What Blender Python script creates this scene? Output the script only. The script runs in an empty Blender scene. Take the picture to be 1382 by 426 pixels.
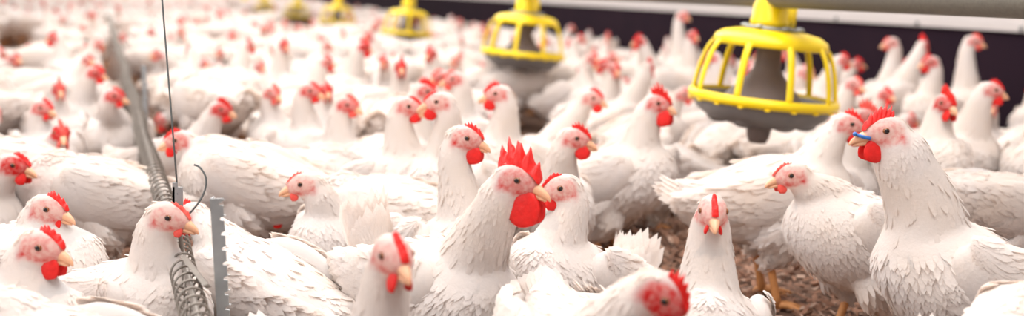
import bpy, bmesh, math, random
import numpy as np
import os
from mathutils import Vector, Matrix

random.seed(7)
RNG = np.random.default_rng(11)
SC = bpy.context.scene
COL = SC.collection
PI = math.pi

# ------------------------------------------------------------------ camera
IW, IH, FPX = 1382.0, 426.0, 1500.0
CAMH = 0.55
PITCH = math.atan(221.0 / FPX)
ROLL = math.radians(2.0)
cam_d = bpy.data.cameras.new('camera')
cam_d.sensor_width = 36.0
cam_d.lens = 36.0 * FPX / IW
cam_d.clip_start = 0.05
cam_d.clip_end = 200
cam = bpy.data.objects.new('camera', cam_d)
COL.objects.link(cam)
fw = Vector((0, math.cos(PITCH), -math.sin(PITCH)))
rt = Vector((1, 0, 0))
up = rt.cross(fw)
# content rotated clockwise -> camera rolled counter-clockwise
rt2 = rt * math.cos(ROLL) + up * math.sin(ROLL)
up2 = up * math.cos(ROLL) - rt * math.sin(ROLL)
M = Matrix((rt2, up2, -fw)).transposed().to_4x4()
M.translation = Vector((0, 0, CAMH))
cam.matrix_world = M
SC.camera = cam
cam_d.dof.use_dof = True
cam_d.dof.focus_distance = 1.55
cam_d.dof.aperture_fstop = 2.6

def W(px, py, d):
    return Vector((0, 0, CAMH)) + fw * d + rt2 * ((px - IW / 2) * d / FPX) + up2 * (-(py - IH / 2) * d / FPX)

def proj(p):
    v = Vector(p) - Vector((0, 0, CAMH))
    d = v.dot(fw)
    if d < 0.05:
        return (1e5, 1e5, d)
    return (IW / 2 + v.dot(rt2) / d * FPX, IH / 2 - v.dot(up2) / d * FPX, d)

# ------------------------------------------------------------------ light
SC.view_settings.view_transform = 'Standard'
SC.view_settings.look = 'None'
SC.view_settings.gamma = 1.0
SC.view_settings.use_curve_mapping = False
SC.view_settings.exposure = 0.31
wd = bpy.data.worlds.new('world')
SC.world = wd
wd.use_nodes = True
bg = wd.node_tree.nodes['Background']
bg.inputs[0].default_value = (1.0, 0.915, 0.90, 1)
bg.inputs[1].default_value = 0.62

def area(name, loc, rot, sx, sy, energy, color=(1, 1, 1)):
    l = bpy.data.lights.new(name, 'AREA')
    l.shape = 'RECTANGLE'; l.size = sx; l.size_y = sy
    l.energy = energy; l.color = color
    o = bpy.data.objects.new(name, l)
    o.location = loc; o.rotation_euler = rot
    COL.objects.link(o)
    return o
area('overhead_light_row', (-1.2, 6.0, 3.0), (0, 0, math.radians(16)), 2.0, 14.0, 400, (1.0, 0.96, 0.92))
area('overhead_light_row', (-6.5, 24.0, 3.0), (0, 0, math.radians(16)), 6.0, 20.0, 600, (1.0, 0.96, 0.94))  # unseen further row, added to brighten the far end of the flock
area('left_fill_light', (-4.0, 1.0, 2.2), (math.radians(8), math.radians(-58), 0), 3.0, 5.0, 120, (1.0, 0.97, 0.95))  # added fill light to brighten the left side, not an actual opening

# ------------------------------------------------------------------ materials
def nodemat(name):
    m = bpy.data.materials.new(name)
    m.use_nodes = True
    nt = m.node_tree
    for n in list(nt.nodes):
        nt.nodes.remove(n)
    out = nt.nodes.new('ShaderNodeOutputMaterial')
    return m, nt, out

def N(nt, t, **kw):
    n = nt.nodes.new(t)
    for k, v in kw.items():
        setattr(n, k, v)
    return n

def simple(name, col, rough=0.5, metal=0.0, sss=0.0, noise=0.0, nscale=60, bump=0.0, spec=0.5, col2=None):
    m, nt, out = nodemat(name)
    b = N(nt, 'ShaderNodeBsdfPrincipled')
    b.inputs['Base Color'].default_value = (*col, 1)
    b.inputs['Roughness'].default_value = rough
    b.inputs['Metallic'].default_value = metal
    b.inputs['Specular IOR Level'].default_value = spec
    if sss:
        b.inputs['Subsurface Weight'].default_value = sss
        b.inputs['Subsurface Scale'].default_value = 0.01
        b.inputs['Subsurface Radius'].default_value = (1.0, 0.3, 0.2)
    tc = N(nt, 'ShaderNodeTexCoord')
    no = N(nt, 'ShaderNodeTexNoise')
    no.inputs['Scale'].default_value = nscale
    no.inputs['Detail'].default_value = 4
    nt.links.new(tc.outputs['Object'], no.inputs['Vector'])
    if noise:
        mx = N(nt, 'ShaderNodeMix', data_type='RGBA')
        c2 = col2 if col2 else tuple(c * (1 - noise) for c in col)
        mx.inputs[6].default_value = (*col, 1)
        mx.inputs[7].default_value = (*c2, 1)
        nt.links.new(no.outputs['Fac'], mx.inputs[0])
        nt.links.new(mx.outputs[2], b.inputs['Base Color'])
    if bump:
        bp = N(nt, 'ShaderNodeBump')
        bp.inputs['Strength'].default_value = bump
        bp.inputs['Distance'].default_value = 0.002
        nt.links.new(no.outputs['Fac'], bp.inputs['Height'])
        nt.links.new(bp.outputs[0], b.inputs['Normal'])
    nt.links.new(b.outputs[0], out.inputs[0])
    return m

def plumage_material():
    m, nt, out = nodemat('white_plumage')
    tc = N(nt, 'ShaderNodeTexCoord')
    oi = N(nt, 'ShaderNodeObjectInfo')
    no = N(nt, 'ShaderNodeTexNoise'); no.inputs['Scale'].default_value = 9; no.inputs['Detail'].default_value = 3
    nt.links.new(tc.outputs['Object'], no.inputs['Vector'])
    rp = N(nt, 'ShaderNodeValToRGB')
    rp.color_ramp.elements[0].position = 0.35
    rp.color_ramp.elements[0].color = (0.91, 0.89, 0.88, 1)
    rp.color_ramp.elements[1].position = 0.75
    rp.color_ramp.elements[1].color = (0.89, 0.83, 0.765, 1)
    nt.links.new(no.outputs['Fac'], rp.inputs[0])
    at = N(nt, 'ShaderNodeAttribute'); at.attribute_name = 'skin'
    sep = N(nt, 'ShaderNodeSeparateColor')
    nt.links.new(at.outputs['Color'], sep.inputs[0])
    # skin colour : pale pink -> red
    no2 = N(nt, 'ShaderNodeTexNoise'); no2.inputs['Scale'].default_value = 160; no2.inputs['Detail'].default_value = 3
    nt.links.new(tc.outputs['Object'], no2.inputs['Vector'])
    ad = N(nt, 'ShaderNodeMath', operation='MULTIPLY_ADD')
    nt.links.new(no2.outputs['Fac'], ad.inputs[0]); ad.inputs[1].default_value = 1.5
    sb = N(nt, 'ShaderNodeMath', operation='SUBTRACT')
    nt.links.new(sep.outputs[1], sb.inputs[0]); sb.inputs[1].default_value = 0.78
    nt.links.new(sb.outputs[0], ad.inputs[2]); ad.use_clamp = True
    sk = N(nt, 'ShaderNodeMix', data_type='RGBA')
    sk.inputs[6].default_value = (0.91, 0.68, 0.63, 1)
    sk.inputs[7].default_value = (0.72, 0.045, 0.045, 1)
    nt.links.new(ad.outputs[0], sk.inputs[0])
    mx = N(nt, 'ShaderNodeMix', data_type='RGBA')
    nt.links.new(sep.outputs[0], mx.inputs[0])
    nt.links.new(rp.outputs[0], mx.inputs[6]); nt.links.new(sk.outputs[2], mx.inputs[7])
    # fine barbs as bump
    wv = N(nt, 'ShaderNodeTexNoise'); wv.inputs['Scale'].default_value = 220; wv.inputs['Detail'].default_value = 2
    nt.links.new(tc.outputs['Object'], wv.inputs['Vector'])
    bp = N(nt, 'ShaderNodeBump'); bp.inputs['Strength'].default_value = 0.35; bp.inputs['Distance'].default_value = 0.002
    nt.links.new(wv.outputs['Fac'], bp.inputs['Height'])
    df = N(nt, 'ShaderNodeBsdfDiffuse')
    tr = N(nt, 'ShaderNodeBsdfTranslucent')
    nt.links.new(mx.outputs[2], df.inputs[0])
    tm = N(nt, 'ShaderNodeMix', data_type='RGBA'); tm.blend_type = 'MULTIPLY'; tm.inputs[0].default_value = 1.0
    nt.links.new(mx.outputs[2], tm.inputs[6]); tm.inputs[7].default_value = (1.0, 0.92, 0.86, 1)
    nt.links.new(tm.outputs[2], tr.inputs[0])
    nt.links.new(bp.outputs[0], df.inputs['Normal'])
    ms = N(nt, 'ShaderNodeMixShader'); ms.inputs[0].default_value = 0.48
    nt.links.new(df.outputs[0], ms.inputs[1]); nt.links.new(tr.outputs[0], ms.inputs[2])
    nt.links.new(ms.outputs[0], out.inputs[0])
    return m

MAT = {}
MAT['plumage'] = plumage_material()
MAT['comb'] = simple('comb_red', (0.80, 0.018, 0.014), 0.45, sss=0.25, noise=0.35, nscale=140, bump=0.6, spec=0.3)
MAT['pinkcomb'] = simple('comb_pale_red', (0.82, 0.10, 0.075), 0.5, sss=0.25, noise=0.3, nscale=140, bump=0.5, spec=0.3)
MAT['beak'] = simple('beak_horn', (0.86, 0.47, 0.28), 0.4, noise=0.25, nscale=70, sss=0.1)
MAT['nostril'] = simple('nostril_dark', (0.25, 0.08, 0.05), 0.7)
MAT['iris'] = simple('eye_amber', (0.22, 0.07, 0.02), 0.12)
MAT['pupil'] = simple('eye_pupil', (0.012, 0.008, 0.008), 0.06)
MAT['shank'] = simple('leg_orange', (0.78, 0.36, 0.13), 0.55, noise=0.35, nscale=120, bump=0.6)
MAT['claw'] = simple('claw_horn', (0.55, 0.35, 0.22), 0.5)
MAT['bluetag'] = simple('blue_plastic', (0.03, 0.15, 0.45), 0.35)
MAT['yellow'] = simple('yellow_plastic', (0.95, 0.68, 0.0), 0.35, noise=0.12, nscale=20)
MAT['greyplastic'] = simple('grey_plastic', (0.19, 0.175, 0.17), 0.5, noise=0.25, nscale=25)
MAT['galv'] = simple('galvanised_steel', (0.36, 0.38, 0.39), 0.42, metal=0.55, noise=0.35, nscale=45, bump=0.2)
MAT['wire'] = simple('dull_steel_wire', (0.27, 0.24, 0.21), 0.5, metal=0.5, noise=0.4, nscale=60)
MAT['thinwire'] = simple('dark_steel_cable', (0.12, 0.13, 0.13), 0.5, metal=0.3)
MAT['pipe'] = simple('dusty_grey_pipe', (0.17, 0.155, 0.125), 0.6, metal=0.2, noise=0.45, nscale=160, bump=0.3)
MAT['darkwall'] = simple('dark_kickboard', (0.012, 0.007, 0.013), 0.85, noise=0.6, nscale=5, bump=0.3, spec=0.05, col2=(0.022, 0.011, 0.017))
MAT['palewall'] = simple('pale_wall_panel', (0.52, 0.48, 0.465), 0.6, noise=0.18, nscale=4)
MAT['straw'] = simple('litter_straw', (0.48, 0.25, 0.16), 0.9, noise=0.7, nscale=14)
MAT['husk'] = simple('litter_pale_shavings', (0.68, 0.47, 0.36), 0.9, noise=0.5, nscale=14)

def litter_material():
    m, nt, out = nodemat('brown_litter')
    tc = N(nt, 'ShaderNodeTexCoord')
    b = N(nt, 'ShaderNodeBsdfPrincipled'); b.inputs['Roughness'].default_value = 0.95
    n1 = N(nt, 'ShaderNodeTexNoise'); n1.inputs['Scale'].default_value = 14; n1.inputs['Detail'].default_value = 8; n1.inputs['Roughness'].default_value = 0.7
    n2 = N(nt, 'ShaderNodeTexNoise'); n2.inputs['Scale'].default_value = 2.0; n2.inputs['Detail'].default_value = 3
    for n in (n1, n2):
        nt.links.new(tc.outputs['Object'], n.inputs['Vector'])
    r = N(nt, 'ShaderNodeValToRGB')
    e = r.color_ramp.elements
    e[0].position = 0.32; e[0].color = (0.045, 0.022, 0.014, 1)
    e[1].position = 0.72; e[1].color = (0.42, 0.22, 0.15, 1)
    k = r.color_ramp.elements.new(0.52); k.color = (0.10, 0.05, 0.034, 1)
    nt.links.new(n1.outputs['Fac'], r.inputs[0])
    mx = N(nt, 'ShaderNodeMix', data_type='RGBA'); mx.blend_type = 'MIX'
    nt.links.new(n2.outputs['Fac'], mx.inputs[0])
    nt.links.new(r.outputs[0], mx.inputs[6])
    r2 = N(nt, 'ShaderNodeValToRGB')
    r2.color_ramp.elements[0].color = (0.09, 0.045, 0.03, 1); r2.color_ramp.elements[1].color = (0.36, 0.22, 0.15, 1)
    nt.links.new(n1.outputs['Fac'], r2.inputs[0]); nt.links.new(r2.outputs[0], mx.inputs[7])
    nt.links.new(mx.outputs[2], b.inputs['Base Color'])
    bp = N(nt, 'ShaderNodeBump'); bp.inputs['Strength'].default_value = 1.0; bp.inputs['Distance'].default_value = 0.02
    nt.links.new(n1.outputs['Fac'], bp.inputs['Height']); nt.links.new(bp.outputs[0], b.inputs['Normal'])
    nt.links.new(b.outputs[0], out.inputs[0])
    return m
MAT['litter'] = litter_material()

# ------------------------------------------------------------------ mesh helpers
class MB:
    """collects numpy geometry"""
    def __init__(s):
        s.v = []; s.f = []; s.m = []; s.n = 0; s.sk = []
    def add(s, v, f, m=0, sk=None):
        v = np.asarray(v, dtype=float).reshape(-1, 3)
        s.v.append(v)
        for q in f:
            s.f.append(tuple(int(i) + s.n for i in q))
        s.m.extend([m] * len(f))
        s.sk.append(np.zeros((len(v), 2)) if sk is None else sk)
        s.n += len(v)
    def xform(s, fn):
        s.v = [fn(a) for a in s.v]
    def mesh(s, name, mats, smooth=True):
        me = bpy.data.meshes.new(name)
        V = np.concatenate(s.v)
        me.from_pydata(V.tolist(), [], s.f)
        for mt in mats:
            me.materials.append(mt)
        me.polygons.foreach_set('material_index', np.array(s.m, dtype=np.int32))
        me.polygons.foreach_set('use_smooth', np.full(len(s.f), smooth))
        sk = np.concatenate(s.sk)
        if sk.any():
            a = me.color_attributes.new('skin', 'FLOAT_COLOR', 'POINT')
            c = np.zeros((len(V), 4), dtype=np.float32); c[:, :2] = sk; c[:, 3] = 1
            a.data.foreach_set('color', c.ravel())
        me.update()
        return me

def link(name, me, parent=None, loc=None, kind=None):
    o = bpy.data.objects.new(name, me)
    COL.objects.link(o)
    if parent is not None:
        o.parent = parent
    if loc is not None:
        o.location = loc
    if kind:
        o['kind'] = kind
    return o

def tag(o, label, cat, group=None, kind=None):
    o['label'] = label
    o['category'] = cat
    if group: o['group'] = group
    if kind: o['kind'] = kind
    return o

def unit(a):
    a = np.asarray(a, float)
    return a / (np.linalg.norm(a, axis=-1, keepdims=True) + 1e-12)

def tube(pts, rw, rh=None, seg=16, ref=(0, 1, 0), cap=True, m=0, mb=None, power=1.0):
    """loft of ellipses; rw along the sideways axis, rh along the other"""
    pts = np.asarray(pts, float)
    n = len(pts)
    rw = np.broadcast_to(np.asarray(rw, float), (n,))
    rh = rw if rh is None else np.broadcast_to(np.asarray(rh, float), (n,))
    T = unit(np.gradient(pts, axis=0))
    ref = np.asarray(ref, float)
    A = np.zeros_like(T); prev = None
    for i in range(n):
        a = (ref if prev is None else prev) - T[i] * np.dot(ref if prev is None else prev, T[i])
        if np.linalg.norm(a) < 1e-4:
            a = np.cross(T[i], (0.3, 0.5, 0.9))
        a = unit(a); A[i] = a; prev = a
    B = np.cross(T, A)
    th = np.arange(seg) / seg * 2 * PI
    ring = (A[:, None, :] * np.cos(th)[None, :, None] * rw[:, None, None] + B[:, None, :] * np.sin(th)[None, :, None] * rh[:, None, None])
    V = (pts[:, None, :] + ring).reshape(-1, 3)
    F = []
    for i in range(n - 1):
        for j in range(seg):
            k = (j + 1) % seg
            F.append((i * seg + j, i * seg + k, (i + 1) * seg + k, (i + 1) * seg + j))
    if cap:
        c0 = len(V); V = np.vstack([V, pts[0] - T[0] * rh[0] * 0.35, pts[-1] + T[-1] * rh[-1] * 0.35])
        for j in range(seg):
            k = (j + 1) % seg
            F.append((c0, k, j)); F.append((c0 + 1, (n - 1) * seg + j, (n - 1) * seg + k))
    if mb is not None:
        mb.add(V, F, m)
        return None
    return V, F

def spline(P, n):
    """Catmull-Rom through the rows of P (any number of columns)"""
    P = np.asarray(P, float)
    Q = np.vstack([2 * P[0] - P[1], P, 2 * P[-1] - P[-2]])
    out = []
    m = len(P) - 1
    for t in np.linspace(0, m, n):
        i = min(int(t), m - 1); u = t - i
        a, b, c, d = Q[i], Q[i + 1], Q[i + 2], Q[i + 3]
        out.append(0.5 * ((2 * b) + (-a + c) * u + (2 * a - 5 * b + 4 * c - d) * u * u + (-a + 3 * b - 3 * c + d) * u ** 3))
    return np.array(out)

def ellipsoid(c, r, nu=16, nv=10, R=None):
    V = []; F = []
    for i in range(1, nv):
        ph = PI * i / nv
        for j in range(nu):
            th = 2 * PI * j / nu
            V.append((math.sin(ph) * math.cos(th), math.sin(ph) * math.sin(th), math.cos(ph)))
    V.append((0, 0, 1)); V.append((0, 0, -1))
    a = len(V) - 2
    for i in range(nv - 2):
        for j in range(nu):
            k = (j + 1) % nu
            F.append((i * nu + j, (i + 1) * nu + j, (i + 1) * nu + k, i * nu + k))
    for j in range(nu):
        k = (j + 1) % nu
        F.append((a, j, k)); F.append((a + 1, (nv - 2) * nu + k, (nv - 2) * nu + j))
    V = np.array(V) * np.asarray(r)
    if R is not None:
        V = V @ np.asarray(R).T
    return V + np.asarray(c), F

def lathe(prof, seg=48, c=(0, 0, 0)):
    """prof : list of (r,z); closed = False"""
    V = []; F = []
    th = np.arange(seg) / seg * 2 * PI
    for r, z in prof:
        V.append(np.stack([np.cos(th) * r, np.sin(th) * r, np.full(seg, z)], 1))
    for i in range(len(prof) - 1):
        for j in range(seg):
            k = (j + 1) % seg
            F.append((i * seg + j, i * seg + k, (i + 1) * seg + k, (i + 1) * seg + j))
    return np.concatenate(V) + np.asarray(c), F

def remeshed(mb, voxel, smooth_it=4):
    me = bpy.data.meshes.new('tmp')
    me.from_pydata(np.concatenate(mb.v).tolist(), [], mb.f)
    o = bpy.data.objects.new('tmp', me); COL.objects.link(o)
    r = o.modifiers.new('r', 'REMESH'); r.mode = 'VOXEL'; r.voxel_size = voxel; r.adaptivity = 0
    s = o.modifiers.new('s', 'SMOOTH'); s.factor = 0.6; s.iterations = smooth_it
    dg = bpy.context.evaluated_depsgraph_get()
    e = o.evaluated_get(dg)
    m2 = bpy.data.meshes.new_from_object(e)
    nv = len(m2.vertices)
    V = np.zeros(nv * 3); m2.vertices.foreach_get('co', V); V = V.reshape(-1, 3)
    nf = len(m2.polygons)
    lt = np.zeros(nf, dtype=np.int32); m2.polygons.foreach_get('loop_total', lt)
    li = np.zeros(len(m2.loops), dtype=np.int32); m2.loops.foreach_get('vertex_index', li)
    NV = np.zeros(nv * 3); m2.vertices.foreach_get('normal', NV); NV = NV.reshape(-1, 3)
    if (lt == 4).all():
        F = li.reshape(-1, 4)
    else:
        st = np.concatenate([[0], np.cumsum(lt)[:-1]])
        F = [li[a:a + b] for a, b in zip(st, lt)]
        F = np.array([list(q) if len(q) == 4 else [q[0], q[1], q[2], q[2]] for q in F])
    bpy.data.objects.remove(o); bpy.data.meshes.remove(me); bpy.data.meshes.remove(m2)
    return V, F, NV

def cards(P, Nn, D, L, Wd, lift, camber=0.25):
    """feather cards: base points, normals, flow directions -> verts (n*10,3), faces"""
    n = len(P)
    Nn = unit(Nn)
    D = unit(D - Nn * (D * Nn).sum(1, keepdims=True))
    S = np.cross(Nn, D)
    L = np.broadcast_to(L, (n,))[:, None]; Wd = np.broadcast_to(Wd, (n,))[:, None]; lift = np.broadcast_to(lift, (n,))[:, None]
    rows = [(0.0, 0.35), (0.4, 0.5), (0.78, 0.40)]
    out = []
    for t, w in rows:
        c = P + D * L * t + Nn * (lift * L * t + 0.0006)
        for sgn in (-1, 0, 1):
            out.append(c + S * Wd * w * sgn - Nn * Wd * camber * abs(sgn) * w)
    out.append(P + D * L + Nn * (lift * L * 0.85))
    V = np.stack(out, 1)
    f4 = [(3, 4, 1, 0), (4, 5, 2, 1), (6, 7, 4, 3), (7, 8, 5, 4)]
    base = (np.arange(n) * 10)[:, None]
    F4 = np.concatenate([base + np.array([q]) for q in f4])
    F3 = np.concatenate([base + np.array([(9, 7, 6)]), base + np.array([(9, 8, 7)])])
    return V.reshape(-1, 3), F4, F3

def fastmesh(name, chunks, mats, normals=None):
    """chunks: list of (V, faces array (k,3|4), mat, skin(nv,2) or None)"""
    vs = []; loops = []; tot = []; mi = []; sks = []; n = 0
    for V, Fs, m, sk in chunks:
        vs.append(V)
        for F in Fs:
            F = np.asarray(F, dtype=np.int64)
            if len(F) == 0: continue
            loops.append((F + n).ravel()); tot.append(np.full(len(F), F.shape[1])); mi.append(np.full(len(F), m))
        sks.append(np.zeros((len(V), 2)) if sk is None else sk)
        n += len(V)
    V = np.concatenate(vs); Lp = np.concatenate(loops); T = np.concatenate(tot); mi = np.concatenate(mi)
    me = bpy.data.meshes.new(name)
    me.vertices.add(len(V)); me.vertices.foreach_set('co', V.astype(np.float32).ravel())
    me.loops.add(len(Lp)); me.loops.foreach_set('vertex_index', Lp.astype(np.int32))
    me.polygons.add(len(T))
    st = np.concatenate([[0], np.cumsum(T)[:-1]])
    me.polygons.foreach_set('loop_start', st.astype(np.int32))
    for mt in mats:
        me.materials.append(mt)
    me.polygons.foreach_set('material_index', mi.astype(np.int32))
    me.update(calc_edges=True)
    me.polygons.foreach_set('use_smooth', np.ones(len(T), dtype=bool))
    a = me.color_attributes.new('skin', 'FLOAT_COLOR', 'POINT')
    c = np.zeros((len(V), 4), dtype=np.float32); c[:, :2] = np.concatenate(sks); c[:, 3] = 1
    a.data.foreach_set('color', c.ravel())
    me.validate()
    if normals is not None:
        NVv = np.zeros((len(V), 3)); k = 0
        base = np.zeros(len(V) * 3); me.vertices.foreach_get('normal', base); base = base.reshape(-1, 3)
        for (Vc, _f, _m, _s), nn in zip(chunks, normals):
            NVv[k:k + len(Vc)] = base[k:k + len(Vc)] if nn is None else unit(base[k:k + len(Vc)] * 0.1 + nn * 0.9)
            k += len(Vc)
        me.normals_split_custom_set_from_vertices(NVv.astype(np.float32).tolist())
    return me

def split_faces(F, n=0):
    a = [q for q in F if len(q) == 4]; b = [q for q in F if len(q) == 3]
    return [np.array(a).reshape(-1, 4) + n, np.array(b).reshape(-1, 3) + n]

# ------------------------------------------------------------------ the chicken
def bird_parts(head=(0.16, 0.0, 0.36), hyaw=0.0, hpitch=0.0, crouch=0.0, bpitch=14.0, fat=1.0,
               comb=0.5, wattle=0.5, lod=0, tailup=20.0, seed=0, red=0.3, neckfat=1.0, step=0.0, combspikes=6, pale=False, taillen=.072, beak=0.86, nroot=.068):
    """builds the part meshes of one bird, facing +x, feet at z=0.
    lod 0: close, 1: middle, 2: far (few cards), 3: one tiny mesh"""
    rng = np.random.default_rng(seed * 7 + 3)
    bp = math.radians(bpitch)
    def B(x, z):   # body point with body pitch about (0,.205)
        dx, dz = x, z
        return np.array((dx * math.cos(bp) - dz * math.sin(bp), 0.0, 0.198 - crouch + dx * math.sin(bp) + dz * math.cos(bp)))
    f = fat
    # body loft : x, z, rw, rh
    bl = np.array([(-0.180, 0.040, .012, .012), (-0.160, 0.030, .034, .034), (-0.120, 0.008, .058, .056), (-0.06, -0.004, .078, .072),
                   (0.0, -0.008, .086, .080), (0.055, -0.004, .080, .078), (0.095, 0.006, .062, .064), (0.122, 0.018, .036, .042), (0.134, .024, .012, .015)])
    sp = spline(bl, 30 if lod < 2 else 12)
    pts = np.array([B(a[0], a[1]) for a in sp])
    mb = MB()
    seg = 24 if lod < 2 else 10
    mb.add(*tube(pts, sp[:, 2] * f, sp[:, 3] * f, seg))
    # head frame
    H = np.array(head, float)
    hy, hp = math.radians(hyaw), math.radians(hpitch)
    fx = np.array((math.cos(hy) * math.cos(hp), math.sin(hy) * math.cos(hp), math.sin(hp)))
    fy = np.array((-math.sin(hy), math.cos(hy), 0.0))
    fz = np.cross(fx, fy)
    HR = np.stack([fx, fy, fz], 1)
    def hl(p):
        return np.asarray(p, float) @ HR.T + H
    # neck
    nb = B(nroot, 0.016); nd = unit(B(nroot + .037, 0.12) - B(nroot, 0.016))
    ht = H - fx * 0.018 - fz * 0.003
    dist = np.linalg.norm(ht - nb)
    c1 = nb + nd * dist * 0.38
    up_in = unit(np.array((0, 0, 1.0)) * 0.9 - fx * 0.45) if head[2] > 0.18 else unit(fx)
    c2 = ht - (unit(fz * 0.8 + up_in * 0.6) if head[2] > 0.18 else unit(fx * 0.7 - fz * 0.3 * -1)) * dist * 0.34 - fx * 0.012
    tt = np.linspace(0, 1, 16 if lod < 2 else 8)[:, None]
    nk = (1 - tt) ** 3 * nb + 3 * (1 - tt) ** 2 * tt * c1 + 3 * (1 - tt) * tt ** 2 * c2 + tt ** 3 * ht
    t1 = tt[:, 0]
    nr = (0.056 * (1 - t1) ** 1.5 + 0.0235 * neckfat * (1 - (1 - t1) ** 1.5)) * (0.9 + 0.1 * f)
    nr[-4:] *= np.array((1.0, 0.97, 0.90, 0.72))
    mb.add(*tube(nk, nr * 0.92, nr * 1.05, seg, ref=(0, 1, 0.001)))
    # head
    hx = np.array([(-0.031, -.002, .006, .006), (-0.026, -.001, .0135, .014), (-0.012, .0005, .0185, .0205), (0.002, 0, .0188, .0210), (0.014, -.002, .0155, .0180), (0.024, -.005, .0105, .0125), (0.030, -.007, .006, .007)])
    hs = spline(hx, 14 if lod < 2 else 7)
    mb.add(*tube(hl(np.stack([hs[:, 0], hs[:, 0] * 0, hs[:, 1]], 1)), hs[:, 2], hs[:, 3], seg, ref=fy))
    # thighs
    hipx = -0.012
    for s in (-1, 1):
        st = step * s
        a = B(hipx - .005, -0.045) + np.array((0, s * 0.050, 0))
        k = np.array((hipx + 0.030 + st, s * 0.058, max(0.05, 0.125 - crouch)))
        an = np.array((hipx - 0.004 + st, s * 0.055, max(0.03, 0.088 - crouch)))
        tp = spline(np.array([a, k * .5 + a * .5, k, an]), 8)
        mb.add(*tube(tp, np.linspace(.045, .013, 8) * f, np.linspace(.050, .013, 8) * f, 12 if lod < 2 else 8))
    parts = {}
    mats = [MAT['plumage'], MAT['comb'] if not pale else MAT['pinkcomb'], MAT['beak'], MAT['pupil'], MAT['shank']]
    if lod < 3:
        V, F, NV = remeshed(mb, (0.0050, 0.0065, 0.0100)[lod], 4)
    else:
        V = np.concatenate(mb.v)
        F = np.array([q if len(q) == 4 else (q[0], q[1], q[2], q[2]) for q in mb.f])
        NV = None
    # skin mask
    L = (V - H) @ HR          # head-local coordinates
    ex = np.array((0.006, 0, 0.001))
    dd = (L - ex) / np.array((0.024, 0.03, 0.0165))
    r = np.sqrt(dd[:, 0] ** 2 + np.where(np.abs(L[:, 1]) < .05, 0, 9) + dd[:, 2] ** 2)
    skin = np.clip((1.12 - r) / 0.22, 0, 1)
    skin = np.where((L[:, 0] > 0.017) & (L[:, 2] > -0.018), np.clip(skin + 0.8, 0, 1), skin) * (np.abs(L).max(1) < 0.05) * np.clip((L[:, 2] + 0.024) / 0.006, 0, 1)
    crown = np.clip((np.abs(L[:, 1]) - 0.004) / 0.005, 0, 1)
    skin = np.where(L[:, 0] < 0.01, skin * np.where(L[:, 2] > 0.008, crown, 1), skin)
    ear = np.exp(-(((L[:, 0] + 0.014) / 0.006) ** 2 + ((L[:, 2] + 0.008) / 0.007) ** 2))
    low = np.exp(-(((L[:, 0] - 0.012) / 0.012) ** 2 + ((L[:, 2] + 0.014) / 0.006) ** 2))
    redm = np.clip(red + 0.8 * ear * (np.abs(L[:, 1]) > .008) + 0.6 * low, 0, 1)
    skin = np.clip(np.maximum(skin, 0.8 * ear * (np.abs(L).max(1) < 0.05)), 0, 1)
    skv = np.stack([skin, redm], 1)
    chunks = [(V, [F], 0, skv)]
    norms = [None]
    ctr = np.vstack([pts, nk])      # spine samples, tail -> head
    # feather cards
    if lod < 3:
        ncard = (12000, 6000, 1300)[lod]
        q = V[F]
        ar = np.linalg.norm(np.cross(q[:, 2] - q[:, 0], q[:, 3] - q[:, 1]), axis=1)
        # more, smaller cards on the neck
        cen = q.mean(1)
        dh = np.linalg.norm(cen - H, axis=1)
        wgt = ar * np.where(dh < 0.13, 2.6, 1.0)
        idx = rng.choice(len(F), ncard, p=wgt / wgt.sum())
        w = rng.random((ncard, 4)); w /= w.sum(1, keepdims=True)
        P = (q[idx] * w[:, :, None]).sum(1)
        Nn = NV[F[idx]].mean(1)
        Ts = -unit(np.gradient(ctr, axis=0)); Ts[len(pts) - 1] = Ts[len(pts) - 2]; Ts[len(pts)] = Ts[len(pts) + 1]
        d2 = ((P[:, None, :] - ctr[None]) ** 2).sum(2)
        # softly-weighted flow
        ww = np.exp(-d2 / (2 * 0.035 ** 2)) + 1e-9
        D = (ww[:, :, None] * Ts[None]).sum(1) / ww.sum(1, keepdims=True)
        D = unit(D) + np.array((0, 0, -0.30)) + rng.normal(0, 0.17, (ncard, 3))
        D[:, 2] -= 1.3 * np.clip(Nn[:, 0], 0, 1)
        LP = (P - H) @ HR
        sm = np.sqrt(((LP[:, 0] - 0.008) / 0.028) ** 2 + (LP[:, 2] / 0.021) ** 2)
        nearhead = np.abs(LP).max(1) < 0.05
        okm = ~(nearhead & ((sm < 1.15) | (LP[:, 0] > 0.012))) & (P[:, 2] > 0.075 - crouch)
        dhh = np.linalg.norm(P - H, axis=1)
        t = np.clip((dhh - 0.03) / 0.16, 0, 1)
        big = (0.95, 1.15, 1.9)[lod]
        Ln = (0.011 + 0.016 * t) * rng.uniform(0.75, 1.25, ncard) * big
        Wn = (0.0040 + 0.0055 * t) * rng.uniform(0.8, 1.2, ncard) * big
        lf = rng.uniform(0.0, 0.03, ncard) + (rng.random(ncard) < 0.025) * 0.20
        # fluffy rear
        CV, F4, F3 = cards(P[okm] - unit(Nn[okm]) * 0.001, Nn[okm], D[okm], Ln[okm], Wn[okm], lf[okm], camber=0.05)
        chunks.append((CV, [F4, F3], 0, None)); norms.append(np.repeat(unit(Nn[okm]), 10, axis=0))
    if lod < 2:
        parts['body'] = (fastmesh('body', chunks, mats[:1], norms), None)
    # wings
    wing_chunks = []
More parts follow.
